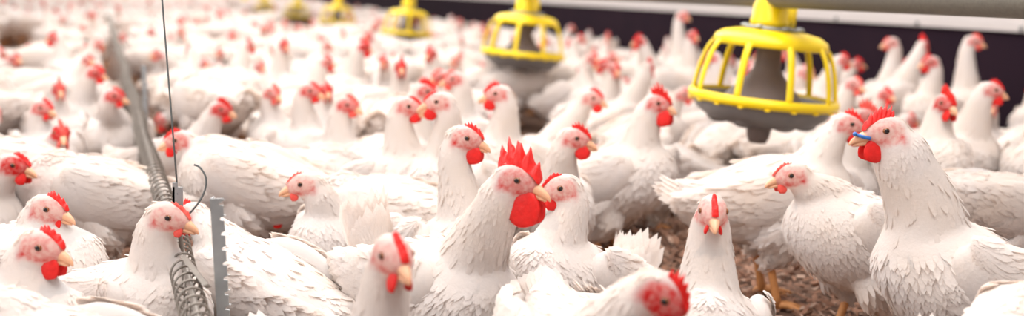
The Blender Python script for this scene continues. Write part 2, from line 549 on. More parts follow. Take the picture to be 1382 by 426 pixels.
    for s in (-1, 1):
        c = np.array([(0.070, 0.020, .012, .020), (0.045, 0.012, .020, .042), (0.0, 0.004, .022, .054), (-0.06, 0.004, .018, .046), (-0.115, 0.012, .011, .028), (-0.155, 0.022, .004, .010)])
        ws = spline(c, 18 if lod < 2 else 8)
        wp = []
        for a in ws:
            b = B(a[0], a[1] + 0.012)
            xx = a[0]
            wy = 0.072 * f * math.sqrt(max(0.15, 1 - ((xx - 0.0) / 0.185) ** 2))
            wp.append(b + np.array((0, s * wy, 0)))
        wp = np.array(wp)
        WV, WF = tube(wp, ws[:, 2], ws[:, 3], 16 if lod < 2 else 8)
        ch = [(WV, split_faces(WF), 0, None)]; wn_ = [None]
        if lod < 3:
            nw = (700, 300, 110)[lod]
            u = rng.random(nw); v = rng.uniform(-0.95, 0.95, nw)
            iu = np.clip((u * (len(ws) - 1)), 0, len(ws) - 1.001); i0 = iu.astype(int); fr = (iu - i0)[:, None]
            cp = wp[i0] * (1 - fr) + wp[i0 + 1] * fr
            rr = ws[i0] * (1 - fr) + ws[i0 + 1] * fr
            zz = v * rr[:, 3]; yy = s * rr[:, 2] * np.sqrt(1 - v * v)
            P = cp + np.stack([np.zeros(nw), yy, zz], 1)
            Nn = np.stack([np.zeros(nw), s * np.sqrt(1 - v * v) + 0 * v, v * 0.5], 1)
            okw = (u > 0.06)
            P, Nn, u = P[okw], Nn[okw], u[okw]; nw = int(okw.sum())
            Dd = np.tile(B(-1, 0.08) - B(0, 0), (nw, 1)) + rng.normal(0, 0.08, (nw, 3)); Dd[:, 2] -= 0.12
            Lw = (0.020 + 0.030 * u) * rng.uniform(.8, 1.2, nw); Ww = (0.009 + 0.005 * u)
            CV, F4, F3 = cards(P, Nn, Dd, Lw, Ww, rng.uniform(0.0, 0.04, nw), camber=0.06)
            ch.append((CV, [F4, F3], 0, None)); wn_.append(np.repeat(unit(Nn), 10, axis=0))
        if lod < 2:
            parts['wing' + str(s)] = (fastmesh('wing', ch, mats[:1], wn_), None)
        else:
            wing_chunks += ch
    # tail
    tch = []
    tb = B(-0.145, 0.040)
    nt_ = (16, 12, 8, 5)[lod]
    ta = math.radians(180 - tailup - bpitch * 0.3)
    tl = taillen
    PP, NN, DD, LL = [], [], [], []
    for layer in range(2 if lod < 3 else 1):
        for i in range(nt_):
            a = (i / (nt_ - 1) - 0.5) * 2
            d = np.array((math.cos(ta), a * 0.42, math.sin(ta) - abs(a) * 0.22))
            PP.append(tb + np.array((0.012 * layer, a * 0.022, -0.004 * layer - abs(a) * 0.014)))
            nn = np.array((math.sin(ta), a * 1.3, abs(math.cos(ta))))
            NN.append(nn); DD.append(d); LL.append(tl * (1 - 0.22 * layer) * rng.uniform(0.85, 1.1))
    CV, F4, F3 = cards(np.array(PP), np.array(NN), np.array(DD), np.array(LL), 0.026, 0.02, camber=0.12)
    tch.append((CV, [F4, F3], 0, None))
    TT = np.array([tb + np.array((.03, 0, -.012)), tb, tb + unit(np.array((math.cos(ta), 0, math.sin(ta)))) * 0.04])
    TV, TF = tube(TT, [.034, .028, .008], [.026, .018, .005], 12)
    tch.append((TV, split_faces(TF), 0, None))
    if lod < 2:
        parts['tail'] = (fastmesh('tail', tch, mats[:1]), None)
    # comb
    nu_, nv_ = (44, 6) if lod < 2 else (14, 3)
    cl = 0.046 * (0.62 + 0.38 * comb) + 0.06 * max(0, comb - 1); ch_ = 0.006 + 0.034 * comb
    x0 = 0.031; sp_n = combspikes
    side = []
    wob = rng.uniform(-1, 1)
    for s in (-1, 1):
        g = np.zeros((nu_, nv_, 3))
        for i in range(nu_):
            u = i / (nu_ - 1)
            env = math.sin(min(1, u * 1.25 + 0.12) * PI * 0.5) ** 0.8 * (1 - 0.55 * max(0, u - 0.6) / 0.4)
            ph = (u * sp_n) % 1.0
            sk = (1 - abs(2 * ph - 1)) ** 1.3
            hgt = ch_ * env * ((0.62 - 0.20 * min(1, comb)) + (0.38 + 0.20 * min(1, comb)) * sk * (0.75 + 0.25 * math.sin(i * 1.7 + seed)))
            bx = x0 - u * cl
            bz = 0.0215 * math.sqrt(max(0.01, 1 - ((bx + 0.002) / 0.035) ** 2)) - 0.005
            for j in range(nv_):
                v = j / (nv_ - 1)
                th = (0.0045 * (1 - v) ** 0.7 + 0.0016) * (0.6 + 0.6 * comb) * (1 if 0 < i < nu_ - 1 else 0.2)
                if j == nv_ - 1: th = 0.0004
                g[i, j] = (bx - v * hgt * (0.25 + 0.5 * (u - .3)), s * th + wob * 0.010 * comb * v * v + 0.0015 * math.sin(u * 9) * v, bz + v * hgt)
        side.append(g)
    CVv = hl(np.concatenate([side[0].reshape(-1, 3), side[1].reshape(-1, 3)]))
    CF = []
    o2 = nu_ * nv_
    for i in range(nu_ - 1):
        for j in range(nv_ - 1):
            a, b, c_, d_ = i * nv_ + j, (i + 1) * nv_ + j, (i + 1) * nv_ + j + 1, i * nv_ + j + 1
            CF.append((a, b, c_, d_)); CF.append((o2 + a, o2 + d_, o2 + c_, o2 + b))
        a, b = i * nv_ + nv_ - 1, (i + 1) * nv_ + nv_ - 1
        CF.append((a, b, o2 + b, o2 + a))
    for i in (0, nu_ - 1):
        for j in range(nv_ - 1):
            a, d_ = i * nv_ + j, i * nv_ + j + 1
            CF.append((a, d_, o2 + d_, o2 + a))
    combc = (CVv, split_faces(CF), 1 if lod >= 2 else 0, None)
    # wattles : two flattened drops
    wc = []
    wl = 0.006 + 0.026 * wattle
    for s in (-1, 1):
        P = np.array([(0.022, s * .006, -0.010), (0.020, s * .0085, -0.014 - wl * .3), (0.017, s * .0095, -0.015 - wl * .7), (0.016, s * .009, -0.015 - wl)])
        k = 8
        pp = spline(P, k)
        rr = (0.005 + 0.0135 * wattle) * np.array([.35, .72, .95, 1.05, 1.08, 1.0, .80, .45])
        Vv, Ff = tube(hl(pp), np.full(k, 0.0022) + 0.001 * wattle, rr, 12 if lod < 2 else 6, ref=fy)
        wc.append((Vv, split_faces(Ff), 1 if lod >= 2 else 0, None))
    # beak
    bc = []
    ub = np.array([(0.020, -.0045, .0088, .0095), (0.028, -.0055, .0070, .0075), (0.036, -.0080, .0052, .0055), (0.043, -.0115, .0032, .0036), (0.0475, -.0155, .0010, .0012)])
    for q_ in (ub,): q_[:, 0] = .020 + (q_[:, 0] - .020) * beak
    u_ = spline(ub, 12 if lod < 2 else 5)
    UV, UF = tube(hl(np.stack([u_[:, 0], u_[:, 0] * 0, u_[:, 1]], 1)), u_[:, 2], u_[:, 3], 14 if lod < 2 else 6, ref=fy)
    bc.append((UV, split_faces(UF), 2 if lod >= 2 else 0, None))
    lb = np.array([(0.020, -.0125, .0070, .0045), (0.029, -.0135, .0055, .0036), (0.037, -.0150, .0036, .0026), (0.0425, -.0165, .0010, .0008)])
    lb[:, 0] = .020 + (lb[:, 0] - .020) * beak
    l_ = spline(lb, 10 if lod < 2 else 4)
    LV, LF = tube(hl(np.stack([l_[:, 0], l_[:, 0] * 0, l_[:, 1]], 1)), l_[:, 2], l_[:, 3], 12 if lod < 2 else 6, ref=fy)
    bc2 = (LV, split_faces(LF), 2 if lod >= 2 else 0, None)
    # eyes
    eyes = []
    for s in (-1, 1):
        c = hl((0.0065, s * 0.0158, 0.0035))
        a = hl((0.0065 + .06, s * 1.0158, 0.0035)) - c
        # sphere with the pole along the outward axis
        z = unit(a); x = unit(np.cross(z, fz)); y = np.cross(z, x)
        R = np.stack([x, y, z], 1)
        if lod < 2:
            Ve, Fe = ellipsoid(c, (.0046, .0042, .0034), 16, 12, R)
            Ve = Ve
            mbb = MB()
            loc = (Ve - c) @ R
            fm = []
            for q in Fe:
                zc = loc[list(q), 2].mean()
                fm.append(1 if zc > 0.0023 else 0)
            mbb.v = [Ve]; mbb.f = [tuple(q) for q in Fe]; mbb.m = fm; mbb.sk = [np.zeros((len(Ve), 2))]
            eyes.append(mbb)
        else:
            Ve, Fe = ellipsoid(c, (.0052, .0048, .0042), 8, 6, R)
            eyes.append((Ve, split_faces(Fe), 3, None))
    # legs
    legs = []
    for s in (-1, 1):
        st = step * s
        an = np.array((hipx - 0.006 + st, s * 0.055, max(0.030, 0.092 - crouch)))
        ft = np.array((hipx + 0.012 + st, s * 0.055, 0.010))
        mbb = MB()
        sg = 10 if lod < 2 else 5
        pth = spline(np.array([an + np.array((.006, 0, .02)), an, an * .5 + ft * .5, ft]), 9)
        tube(pth, [.011, .0105, .0095, .0078, .0072, .0070, .0072, .0082, .0085], None, sg, mb=mbb)
        for ang, ln in ((-0.45, 0.048), (0, 0.058), (0.45, 0.048), (PI + 0.25 * s, 0.024)):
            d = np.array((math.cos(ang), math.sin(ang), 0))
            p = [ft, ft + d * ln * .35 + np.array((0, 0, .003)), ft + d * ln * .75 + np.array((0, 0, -.003)), ft + d * ln + np.array((0, 0, -.005))]
            tube(spline(np.array(p), 6), [.0075, .0062, .0058, .0052, .0046, .0024], None, sg, mb=mbb)
            if lod < 2:
                e = ft + d * ln + np.array((0, 0, -.004))
                tube([e, e + d * .006, e + d * .010 + np.array((0, 0, -.004))], [.0024, .0016, .0005], None, 6, mb=mbb, m=1)
        if lod >= 2:
            mbb.m = [4] * len(mbb.f)
        legs.append(mbb)
    if lod < 2:
        cm = MAT['pinkcomb'] if pale else MAT['comb']
        parts['comb'] = (fastmesh('comb', [combc], [cm]), None)
        for i, w in enumerate(wc):
            parts['wattle' + str(i)] = (fastmesh('wattle', [w], [cm]), None)
        parts['beak'] = (fastmesh('beak', bc, [MAT['beak']]), [('lower_beak', fastmesh('lower_beak', [bc2], [MAT['beak']]))])
        for i, e in enumerate(eyes):
            parts['eye' + str(i)] = (e.mesh('eye', [MAT['iris'], MAT['pupil']]), None)
        for i, l in enumerate(legs):
            parts['leg' + str(i)] = (l.mesh('leg', [MAT['shank'], MAT['claw']]), None)
        return parts
    allc = chunks + wing_chunks + tch + [combc] + wc + bc + [bc2] + eyes
    for l in legs:
        allc.append((np.concatenate(l.v), split_faces(l.f), 4, None))
    parts['bird'] = (fastmesh('bird', allc, mats), None)
    return parts

PARTNAME = {'wing-1': 'wing', 'wing1': 'wing', 'wattle0': 'wattle', 'wattle1': 'wattle', 'eye0': 'eye', 'eye1': 'eye', 'leg0': 'leg', 'leg1': 'leg'}

def assemble(name, parts, loc, yaw, scale=1.0):
    if 'bird' in parts:
        root = link(name, parts['bird'][0])
    else:
        root = link(name, None)
        root.empty_display_size = 0.05
        for k, (me, subs) in parts.items():
            o = link(PARTNAME.get(k, k), me, root)
            if subs:
                for nm, sm in subs:
                    link(nm, sm, o)
    root.location = loc; root.rotation_euler = (0, 0, yaw); root.scale = (scale,) * 3
    return root

def copy_bird(root, loc, yaw, scale=1.0):
    r = root.copy(); COL.objects.link(r)
    r.location = loc; r.rotation_euler = (0, 0, yaw); r.scale = (scale,) * 3
    for ch in list(root.children):
        c = ch.copy(); COL.objects.link(c); c.parent = r
        for g in ch.children:
            d = g.copy(); COL.objects.link(d); d.parent = c
    return r

OCC = []      # occupied circles on the floor (x, y, r)
def occupy(x, y, yaw, s=1.0):
    for t, r in ((-0.085, .075), (0.0, .088), (0.075, .075)):
        OCC.append((x + math.cos(yaw) * t * s, y + math.sin(yaw) * t * s, r * s))

PROTECT = []  # (x0,y0,x1,y1,depth): nothing nearer may cover this
HERO_LOG = []
GROUP = 'white broiler chickens crowded on the litter'

def hero(ex, ey, d, hyaw, byaw, label, name='hen', reach=0.16, side=0.0, comb=.3, wattle=.3, lod=0, scale=1.0, prot=True, hp=-6, **kw):
    """a bird whose eye (mid head) is at pixel (ex,ey), depth d; yaws in degrees: 0 right, 180 left, 270 to the camera"""
    e = W(ex, ey, d)
    b = math.radians(byaw)
    hz = e.z / scale
    cr = kw.pop('crouch', None)
    if cr is None:
        cr = min(0.10, max(0.0, 0.375 - hz))
    x = e.x - (math.cos(b) * reach - math.sin(b) * side) * scale
    y = e.y - (math.sin(b) * reach + math.cos(b) * side) * scale
    sd = int(ex * 3 + ey)
    parts = bird_parts(head=(reach, side, hz), hyaw=hyaw - byaw, hpitch=hp, crouch=cr, comb=comb, wattle=wattle, lod=lod, seed=sd, **kw)
    r = assemble(name, parts, (x, y, 0), b, scale)
    tag(r, label, 'chicken', GROUP)
    occupy(x, y, b, scale)
    if prot:
        k = 0.034 * FPX / d
        PROTECT.append((ex - k, ey - k, ex + k, ey + k, d + .02))
    HERO_LOG.append((name, ex, ey, d, round(e.z, 3), round(x, 2), round(y, 2)))
    return r

#@@SCENE@@
# ------------------------------------------------------------------ structure
def ground_xy(px, py, d):
    p = W(px, py, d); return np.array((p.x, p.y))
wa, wb = ground_xy(1382, 42, 4.15), ground_xy(738, 5.5, 9.8)
wdir = (wb - wa) / np.linalg.norm(wb - wa); wn = np.array((-wdir[1], wdir[0]))   # wn points into the house
if wn[0] > 0: wn = -wn
w0 = wa - wdir * 4.5; w1 = wa + wdir * 58

def wall_box(name, p0, p1, z0, z1, off0, off1, mat, kind='structure', parent=None, nrm=None):
    n = wn if nrm is None else nrm
    mb = MB()
    a, b = p0 + n * off0, p1 + n * off0
    c, d = p1 + n * off1, p0 + n * off1
    v = [(a[0], a[1], z0), (b[0], b[1], z0), (c[0], c[1], z0), (d[0], d[1], z0), (a[0], a[1], z1), (b[0], b[1], z1), (c[0], c[1], z1), (d[0], d[1], z1)]
    mb.add(v, [(0, 1, 2, 3), (4, 7, 6, 5), (0, 4, 5, 1), (1, 5, 6, 2), (2, 6, 7, 3), (3, 7, 4, 0)])
    return link(name, mb.mesh(name, [mat], smooth=False), parent, kind=kind)

mb = MB()
gx = np.linspace(-30, 6, 61); gy = np.linspace(-2, 62, 97)
gv = [(x, y, 0) for y in gy for x in gx]
mb.add(gv, [(j * 61 + i, j * 61 + i + 1, (j + 1) * 61 + i + 1, (j + 1) * 61 + i) for j in range(96) for i in range(60)])
link('floor', mb.mesh('floor', [MAT['litter']]), kind='structure')
wall_box('wall_right', w0, w1, 0.0, 2.6, 0.0, -0.12, MAT['palewall'])
wall_box('trim_1', w0, w1, 0.0, 0.475, 0.001, 0.045, MAT['darkwall'])          # dark kickboard
wall_box('trim_2', w0, w1, 0.476, 0.500, 0.001, 0.062, MAT['palewall'])        # ledge on top of it
wl0, wl1 = w0 + wn * 22, w1 + wn * 22
wall_box('wall_left', wl0, wl1, 0.0, 2.6, 0.0, 0.12, MAT['palewall'])
wall_box('wall_back', w1, wl1, 0.0, 2.6, 0.0, 0.12, MAT['palewall'], nrm=wdir)

# ledge bolts
for k in range(5):
    q = w0 + wdir * (3.2 + 0.62 * k) + wn * 0.062
    V, F = ellipsoid((0, 0, 0), (0.010, 0.010, 0.010), 10, 6)
    mbq = MB(); mbq.add(V, F)
    o = link('wall_bolt', mbq.mesh('wall_bolt', [MAT['thinwire']]), loc=(q[0], q[1], 0.488), kind='structure')

# ------------------------------------------------------------------ overhead feed pipe
FEED = [(1030, 131, 2.56), (706, 71, 4.5), (549, 44, 7.5), (455, 30, 10.5), (401, 22, 14.0), (357, 14, 18.5), (330, 9, 23.0), (306, 4, 28.0)]
fpts = [W(*f) for f in FEED]
PIPEZ = 0.565
pa = ground_xy(1040, -4, 2.52); 
d2_ = np.array((fpts[4].x - pa[0], fpts[4].y - pa[1])); d2_ /= np.linalg.norm(d2_)
p_start = pa - d2_ * 2.2
plist = [(p_start[0], p_start[1], PIPEZ), (pa[0], pa[1], PIPEZ)] + [(f.x, f.y, PIPEZ + 0.004 * i) for i, f in enumerate(fpts) if i > 0]
mb = MB()
V, F = tube(spline(np.array(plist), 60), 0.026, None, 20)
mb.add(V, F)
o = link('feed_pipe', mb.mesh('feed_pipe', [MAT['pipe']]))
tag(o, 'dusty grey feed pipe running above the row of yellow feeders', 'pipe')

# ------------------------------------------------------------------ pan feeders
NR = 9
def feeder_meshes(hi=True):
    sg = 56 if hi else 28
    R = {}
    mb = MB()
    V, F = lathe([(.050, .154), (.078, .153), (.108, .147), (.126, .136), (.1325, .118), (.1285, .116), (.120, .130), (.104, .140), (.076, .146), (.050, .147), (.050, .154)], sg); mb.add(V, F)
    R['grill_cap'] = mb.mesh('grill_cap', [MAT['yellow']])
    mb = MB()
    V, F = lathe([(.160, .008), (.170, .006), (.172, -.006), (.168, -.014), (.160, -.012), (.157, -.002), (.160, .008)], sg); mb.add(V, F)
    for k in range(NR * 2):
        a = 2 * PI * (k + .5) / (NR * 2)
        V, F = ellipsoid((math.cos(a) * .166, math.sin(a) * .166, -.015), (.007, .007, .003), 10, 6); mb.add(V, F)
    R['grill_ring'] = mb.mesh('grill_ring', [MAT['yellow']])
    mb = MB()
    P = spline(np.array([(.126, 0, .124), (.142, 0, .100), (.156, 0, .055), (.165, 0, 0)]), 12)
    V, F = tube(P, .0082, .0050, 10, ref=(0, 1, 0)); mb.add(V, F)
    R['rib'] = mb.mesh('rib', [MAT['yellow']])
    mb = MB()
    V, F = lathe([(.157, .000), (.160, -.012), (.150, -.034), (.122, -.054), (.075, -.064), (.032, -.060), (.030, -.048), (.075, -.052), (.115, -.044), (.142, -.028), (.152, -.006), (.157, .000)], sg); mb.add(V, F)
    for k in range(7):
        a = 2 * PI * k / 7
        V, F = ellipsoid((math.cos(a) * .098, math.sin(a) * .098, -.050), (.030, .030, .016), 12, 8); mb.add(V, F)
    R['pan'] = mb.mesh('pan', [MAT['greyplastic']])
    mb = MB()
    V, F = lathe([(.112, -.040), (.100, -.016), (.076, .014), (.048, .042), (.031, .066), (.027, .125), (.026, .150)], sg); mb.add(V, F)
    R['feed_cone'] = mb.mesh('feed_cone', [MAT['conegrey']])
    mb = MB()
    V, F = lathe([(.001, -.108), (.020, -.106), (.026, -.092), (.031, -.056)], 24); mb.add(V, F)
    R['pan_hub'] = mb.mesh('pan_hub', [MAT['conegrey']])
    mb = MB()
    V, F = lathe([(.001, .162), (.062, .162), (.064, .158), (.062, .153), (.001, .153)], sg); mb.add(V, F)
    for k in range(6):
        a = 2 * PI * k / 6 + .3
        V, F = ellipsoid((math.cos(a) * .060, math.sin(a) * .060, .160), (.013, .010, .006), 10, 6); mb.add(V, F)
    R['flange'] = mb.mesh('flange', [MAT['galv']])
    mb = MB()
    V, F = lathe([(.001, .258), (.036, .258), (.036, .214), (.040, .210), (.040, .180), (.043, .176), (.044, .162), (.001, .162)], 32); mb.add(V + np.array((-.012, 0, 0)), F)
    # the saddle clamp beside the drop tube
    for a in ((.000, -.030, .162, .040, .030, .212), (.006, -.026, .210, .036, .026, .262)):
        x0, y0, z0, x1, y1, z1 = a
        v = [(x, y, z) for z in (z0, z1) for (x, y) in ((x0, y0), (x1, y0), (x1, y1), (x0, y1))]
        mb.add(v, [(3, 2, 1, 0), (4, 5, 6, 7), (0, 1, 5, 4), (1, 2, 6, 5), (2, 3, 7, 6), (3, 0, 4, 7)])
    R['drop_tube'] = mb.mesh('drop_tube', [MAT['yellow']])
    return R
MAT['conegrey'] = simple('dusty_feed_cone', (0.19, 0.145, 0.13), 0.6, noise=0.3, nscale=25)
FLAB = ['large yellow pan feeder with grey pan hanging nearest, at the right below the pipe',
        'yellow pan feeder, second nearest of the row, hanging near the middle top',
        'small blurred yellow pan feeder, third nearest of the row',
        'blurred yellow feeder, fourth of the row, right of the faint far ones',
        'faint yellow feeder, fifth of the row, far back',
        'faint tiny yellow feeder, sixth of the row, far back',
        'faint tiny yellow feeder, seventh of the row, nearly last',
        'faint tiny yellow feeder, farthest and leftmost of the row']
FM = feeder_meshes(True)
first = None
for i, p in enumerate(fpts):
    if first is None:
        r = link('pan_feeder', None); first = r
        for k in ('drop_tube', 'flange', 'feed_cone', 'pan', 'pan_hub'):
            link(k, FM[k], r)
        g = link('grill', FM['grill_cap'], r)
        link('grill_ring', FM['grill_ring'], g)
        for k in range(NR):
            q = link('rib', FM['rib'], g); q.rotation_euler = (0, 0, 2 * PI * k / NR + 0.10)
    else:
        r = copy_bird(first, (0, 0, 0), 0)
    r.location = (p.x, p.y, p.z)
    r.rotation_euler = (math.radians(2.6), math.radians(2.8), 0.55 + i * 0.37)
    tag(r, FLAB[i], 'feeder', 'yellow pan feeders hanging in a row')
# the clamps of the far feeders reach up to the pipe, which sags there

# ------------------------------------------------------------------ wire divider on the left
_dp = [(276, 470, .172), (262, 408, .174), (243, 330, .178), (212, 250, .185), (190, 165, .200), (165, 80, .222), (146, 20, .240), (138, -4, .25)]
DPTS = []
for px_, py_, z_ in _dp:
    k_ = W(px_, py_, 1.0).z - CAMH
    DPTS.append(np.array(W(px_, py_, (z_ - CAMH) / k_)))
DPTS = np.array(DPTS)
_fine = []
for i_ in range(len(DPTS) - 1):
    for u_ in np.linspace(0, 1, 24, endpoint=False):
        _fine.append(DPTS[i_] * (1 - u_) + DPTS[i_ + 1] * u_)
_fine.append(DPTS[-1]); _fine = np.array(_fine)
_arc = np.concatenate([[0], np.cumsum(np.linalg.norm(np.diff(_fine, axis=0), axis=1))])
DLEN = _arc[-1]
def along(t):
    if t < 0:
        return _fine[0] + (_fine[0] - _fine[1]) / np.linalg.norm(_fine[0] - _fine[1]) * (-t)
    t = min(t, DLEN)
    return np.array([np.interp(t, _arc, _fine[:, j]) for j in range(3)])
ca = DPTS[1][:2]
cdir = (DPTS[5] - DPTS[1])[:2]; cdir = cdir / np.linalg.norm(cdir)
cside = np.array((-cdir[1], cdir[0], 0.0)); cup = np.array((0, 0, 1.0)); cf = np.array((cdir[0], cdir[1], 0.0))
def div_dist(x, y):
    return np.sqrt(((_fine[:, :2] - np.array((x, y))) ** 2).sum(1)).min()
divider = link('wire_divider', None)
divider.location = (ca[0], ca[1], 0)
off = -np.array((ca[0], ca[1], 0))
def coil(t0, t1, pitch, rad, wr, segs, name):
    n = int((t1 - t0) / pitch * segs)
    t = np.linspace(t0, t1, n)
    ph = (t - t0) / pitch * 2 * PI
    c = np.stack([along(a) for a in t])
    sway = 0.004 * np.sin(t * 5.0)
    P = c + cside * (np.cos(ph) * rad + sway)[:, None] + cup * (np.sin(ph) * rad)[:, None]
    V, F = tube(P + off, wr, None, 6)
    m = MB(); m.add(V, F); return link(name, m.mesh(name, [MAT['wire']]), divider)
coil(0.0, 4.4, 0.034, 0.0165, 0.0017, 16, 'spring_coil')
coil(4.4, min(DLEN, 14.0), 0.055, 0.016, 0.0028, 9, 'spring_coil')
for dz, ds, wr in ((0.0, 0.0, .0035), (-0.040, .006, .0016), (-0.075, .008, .0016), (-0.112, .010, .0016), (-0.150, .012, .0016)):
    m = MB(); ts = np.linspace(-.3, DLEN if dz == 0 else min(8, DLEN), 160)
    V, F = tube(np.stack([along(t) + cup * (dz + .002 * math.sin(t * 3 + dz * 50)) + cside * ds for t in ts]) + off, wr if dz else .0045, None, 8)
    m.add(V, F); link('rod' if dz == 0 else 'line_wire', m.mesh('rod', [MAT['wire']]), divider)
m = MB()
for k in range(70):
    t = 0.02 + k * 0.05
    a = along(t); P = np.array([a + cside * .004, a + cup * -.085 + cside * .010, a + cup * -.172 + cside * .012])
    V, F = tube(P + off, .0012, None, 6); m.add(V, F)
link('mesh_wire', m.mesh('mesh_wire', [MAT['wire']]), divider)
tag(divider, 'low wire divider with a coiled spring top running back through the flock', 'fence')

def toothed_post(px0, py0, d, lean_px, h, width, label, name='toothed_post'):
    """galvanised flat bar with notches along one edge"""
    top = W(px0, py0, d); n = 15
    z1 = top.z; m = MB(); w = width; th = .0028
    out = []
    zs = z1
    left = [(-w / 2, z1), (-w / 2, -0.04)]
    right = []
    step = .0185
    z = -0.04
    while z < z1 - step:
        right += [(w / 2, z), (w / 2, z + step * .62), (w / 2 - .005, z + step * .66), (w / 2 - .0045, z + step * .80), (w / 2 + .0025, z + step * .97)]
        z += step
    right += [(w / 2, z1)]
    # outline strip : quads between the left edge and each right point
    V = []; F = []
    for (x, zz) in right:
        V += [(-w / 2, -th / 2, zz), (x, -th / 2, zz), (-w / 2, th / 2, zz), (x, th / 2, zz)]
    k = len(right)
    for i in range(k - 1):
        a, b = 4 * i, 4 * i + 4
        F += [(a, a + 1, b + 1, b), (a + 2, b + 2, b + 3, a + 3), (a + 1, a + 3, b + 3, b + 1), (a, b, b + 2, a + 2)]
    F += [(0, 2, 3, 1), (4 * (k - 1), 4 * (k - 1) + 1, 4 * (k - 1) + 3, 4 * (k - 1) + 2)]
    m.add(V, F)
    # folded flange on the left edge
    v = [(-w / 2, 0, -0.04), (-w / 2 + .002, 0, -0.04), (-w / 2 + .002, .014, -0.04), (-w / 2, .014, -0.04)]
    v = v + [(a, b, z1) for a, b, c in v]
    m.add(v, [(3, 2, 1, 0), (4, 5, 6, 7), (0, 1, 5, 4), (1, 2, 6, 5), (2, 3, 7, 6), (3, 0, 4, 7)])
    o = link(name, m.mesh(name, [MAT['galv']], smooth=False))
    o.location = (top.x + math.tan(lean_px) * 0, top.y, 0)
    o.rotation_euler = (0, math.radians(lean_px), 0)
    o.location.x = top.x - math.sin(math.radians(lean_px)) * top.z
    tag(o, label, 'post')
    return o
toothed_post(292, 267, 1.34, -3.2, .3, .0155, 'notched galvanised steel post standing nearest the camera at left')
toothed_post(194, 88, 2.95, -1.5, .3, .013, 'blurred grey notched post standing farther back along the wire divider')

# hanging cable with its bracket
top = W(214, -60, 1.50); bot = W(240, 262, 1.50)
m = MB(); V, F = tube(np.linspace(np.array(top) + (np.array(top) - np.array(bot)) * 3.0, np.array(bot), 12), .0013, None, 8); m.add(V, F)
o = link('suspension_cable', m.mesh('suspension_cable', [MAT['thinwire']]))
tag(o, 'thin dark steel cable hanging down at left to the divider bracket', 'cable')
br = link('divider_bracket', None); br.location = bot
bz = bot.z
def bx(m, x0, x1, y0, y1, z0, z1, R=None):
    v = np.array([(x, y, z) for z in (z0, z1) for (x, y) in ((x0, y0), (x1, y0), (x1, y1), (x0, y1))])
    if R is not None: v = v @ np.array(R.to_3x3()).T
    m.add(v, [(3, 2, 1, 0), (4, 5, 6, 7), (0, 1, 5, 4), (1, 2, 6, 5), (2, 3, 7, 6), (3, 0, 4, 7)])
m = MB(); bx(m, -.007, .007, -.001, .001, -.034, .010); bx(m, -.007, -.004, -.001, .012, -.034, .010); bx(m, -.007, .000, -.001, .001, .010, .016)
link('plate', m.mesh('plate', [MAT['galv']], smooth=False), br)
pb = np.array(bot)
m = MB(); V, F = tube(np.array([(0, 0, -.02), (.004, 0, -.07), (.006, .0, -.13), (.004, 0, -bz)]), .0035, None, 8); m.add(V, F)
link('stake', m.mesh('stake', [MAT['wire']]), br)
q0 = np.array(W(248, 346, 1.42)) - pb; q1 = np.array(W(280, 386, 1.34)) - pb
m = MB(); V, F = tube(np.array([q0, (q0 + q1) / 2, q1]), .0055, .003, 4); m.add(V, F)
link('strut', m.mesh('strut', [MAT['wire']], smooth=False), br)
hk = [np.array(W(x, y, 1.5)) - pb for x, y in ((262, 222), (270, 226), (278, 240), (276, 258), (266, 276), (252, 292), (246, 300))]
m = MB(); V, F = tube(spline(np.array(hk), 24), .0014, None, 8); m.add(V, F)
link('hook_wire', m.mesh('hook_wire', [MAT['thinwire']]), br)
tag(br, 'small grey steel bracket with hooked wire and strut on the wire divider', 'bracket')

# ------------------------------------------------------------------ the birds one can single out
L = []
hero(1195, 178, 1.50, 187, 180, 'white rooster at right in profile with serrated red comb and blue nose tag', name='rooster', beak=1.05, nroot=.088, reach=.135, comb=.60, wattle=.62, red=.12, scale=1.04, crouch=.03, neckfat=1.42, bpitch=26, combspikes=7, hp=-3)
# the blue plastic tag through the first rooster's beak
_rr = COL.objects['rooster']
_hd = (W(1195, 178, 1.50)); 
def nose_tag(root, hx, hy, hz, yaw):
    m = MB(); cy, sy = math.cos(yaw), math.sin(yaw)
    def pt(x, y, z): return (hx + x * cy - y * sy, hy + x * sy + y * cy, hz + z)
    V, F = tube(np.array([pt(.024, .0095, -.008), pt(.031, .0085, -.0065), pt(.0385, .0070, -.0045)]), .0024, None, 10); m.add(V, F)
    V, F = tube(np.array([pt(.0385, .0070, -.0045), pt(.0405, .0, -.004), pt(.0385, -.0070, -.0045)]), .0020, None, 8); m.add(V, F)
    V, F = ellipsoid(pt(.0430, .004, -.003), (.003, .003, .003), 10, 8); m.add(V, F)
    V, F = tube(np.array([pt(.024, -.0095, -.008), pt(.031, -.0085, -.0065), pt(.0385, -.0070, -.0045)]), .0024, None, 10); m.add(V, F)
    link('nose_tag', m.mesh('nose_tag', [MAT['bluetag']]), root)
nose_tag(_rr, .135, 0.0, _hd.z / 1.04, math.radians(7))
hero(698, 243, 1.40, -24, -48, 'white rooster in the centre with the largest spiked bright red comb', name='rooster', beak=1.05, reach=.155, comb=1.15, wattle=1.25, red=.38, combspikes=5, crouch=.055, bpitch=8, tailup=82, taillen=.10, neckfat=1.15, hp=-8)
hero(1068, 237, 1.75, 188, 196, 'white hen standing left of the blue tagged rooster, facing left', reach=.138, comb=.12, wattle=.12, red=.2, crouch=.02, pale=True, bpitch=20)
hero(228, 293, 1.48, -10, -24, 'white hen looking right just left of the hanging cable bracket', reach=.085, comb=.12, wattle=.0, red=.1, pale=True, crouch=.10, combspikes=4)
hero(66, 282, 1.62, -12, 25, 'white hen at left looking right, head above another closer head', reach=.06, comb=.28, wattle=.15, red=.15, crouch=.085)
hero(56, 333, 1.34, -12, 8, 'white hen lower left looking right with round red wattle', reach=.08, comb=.3, wattle=.5, red=.25, crouch=.09)
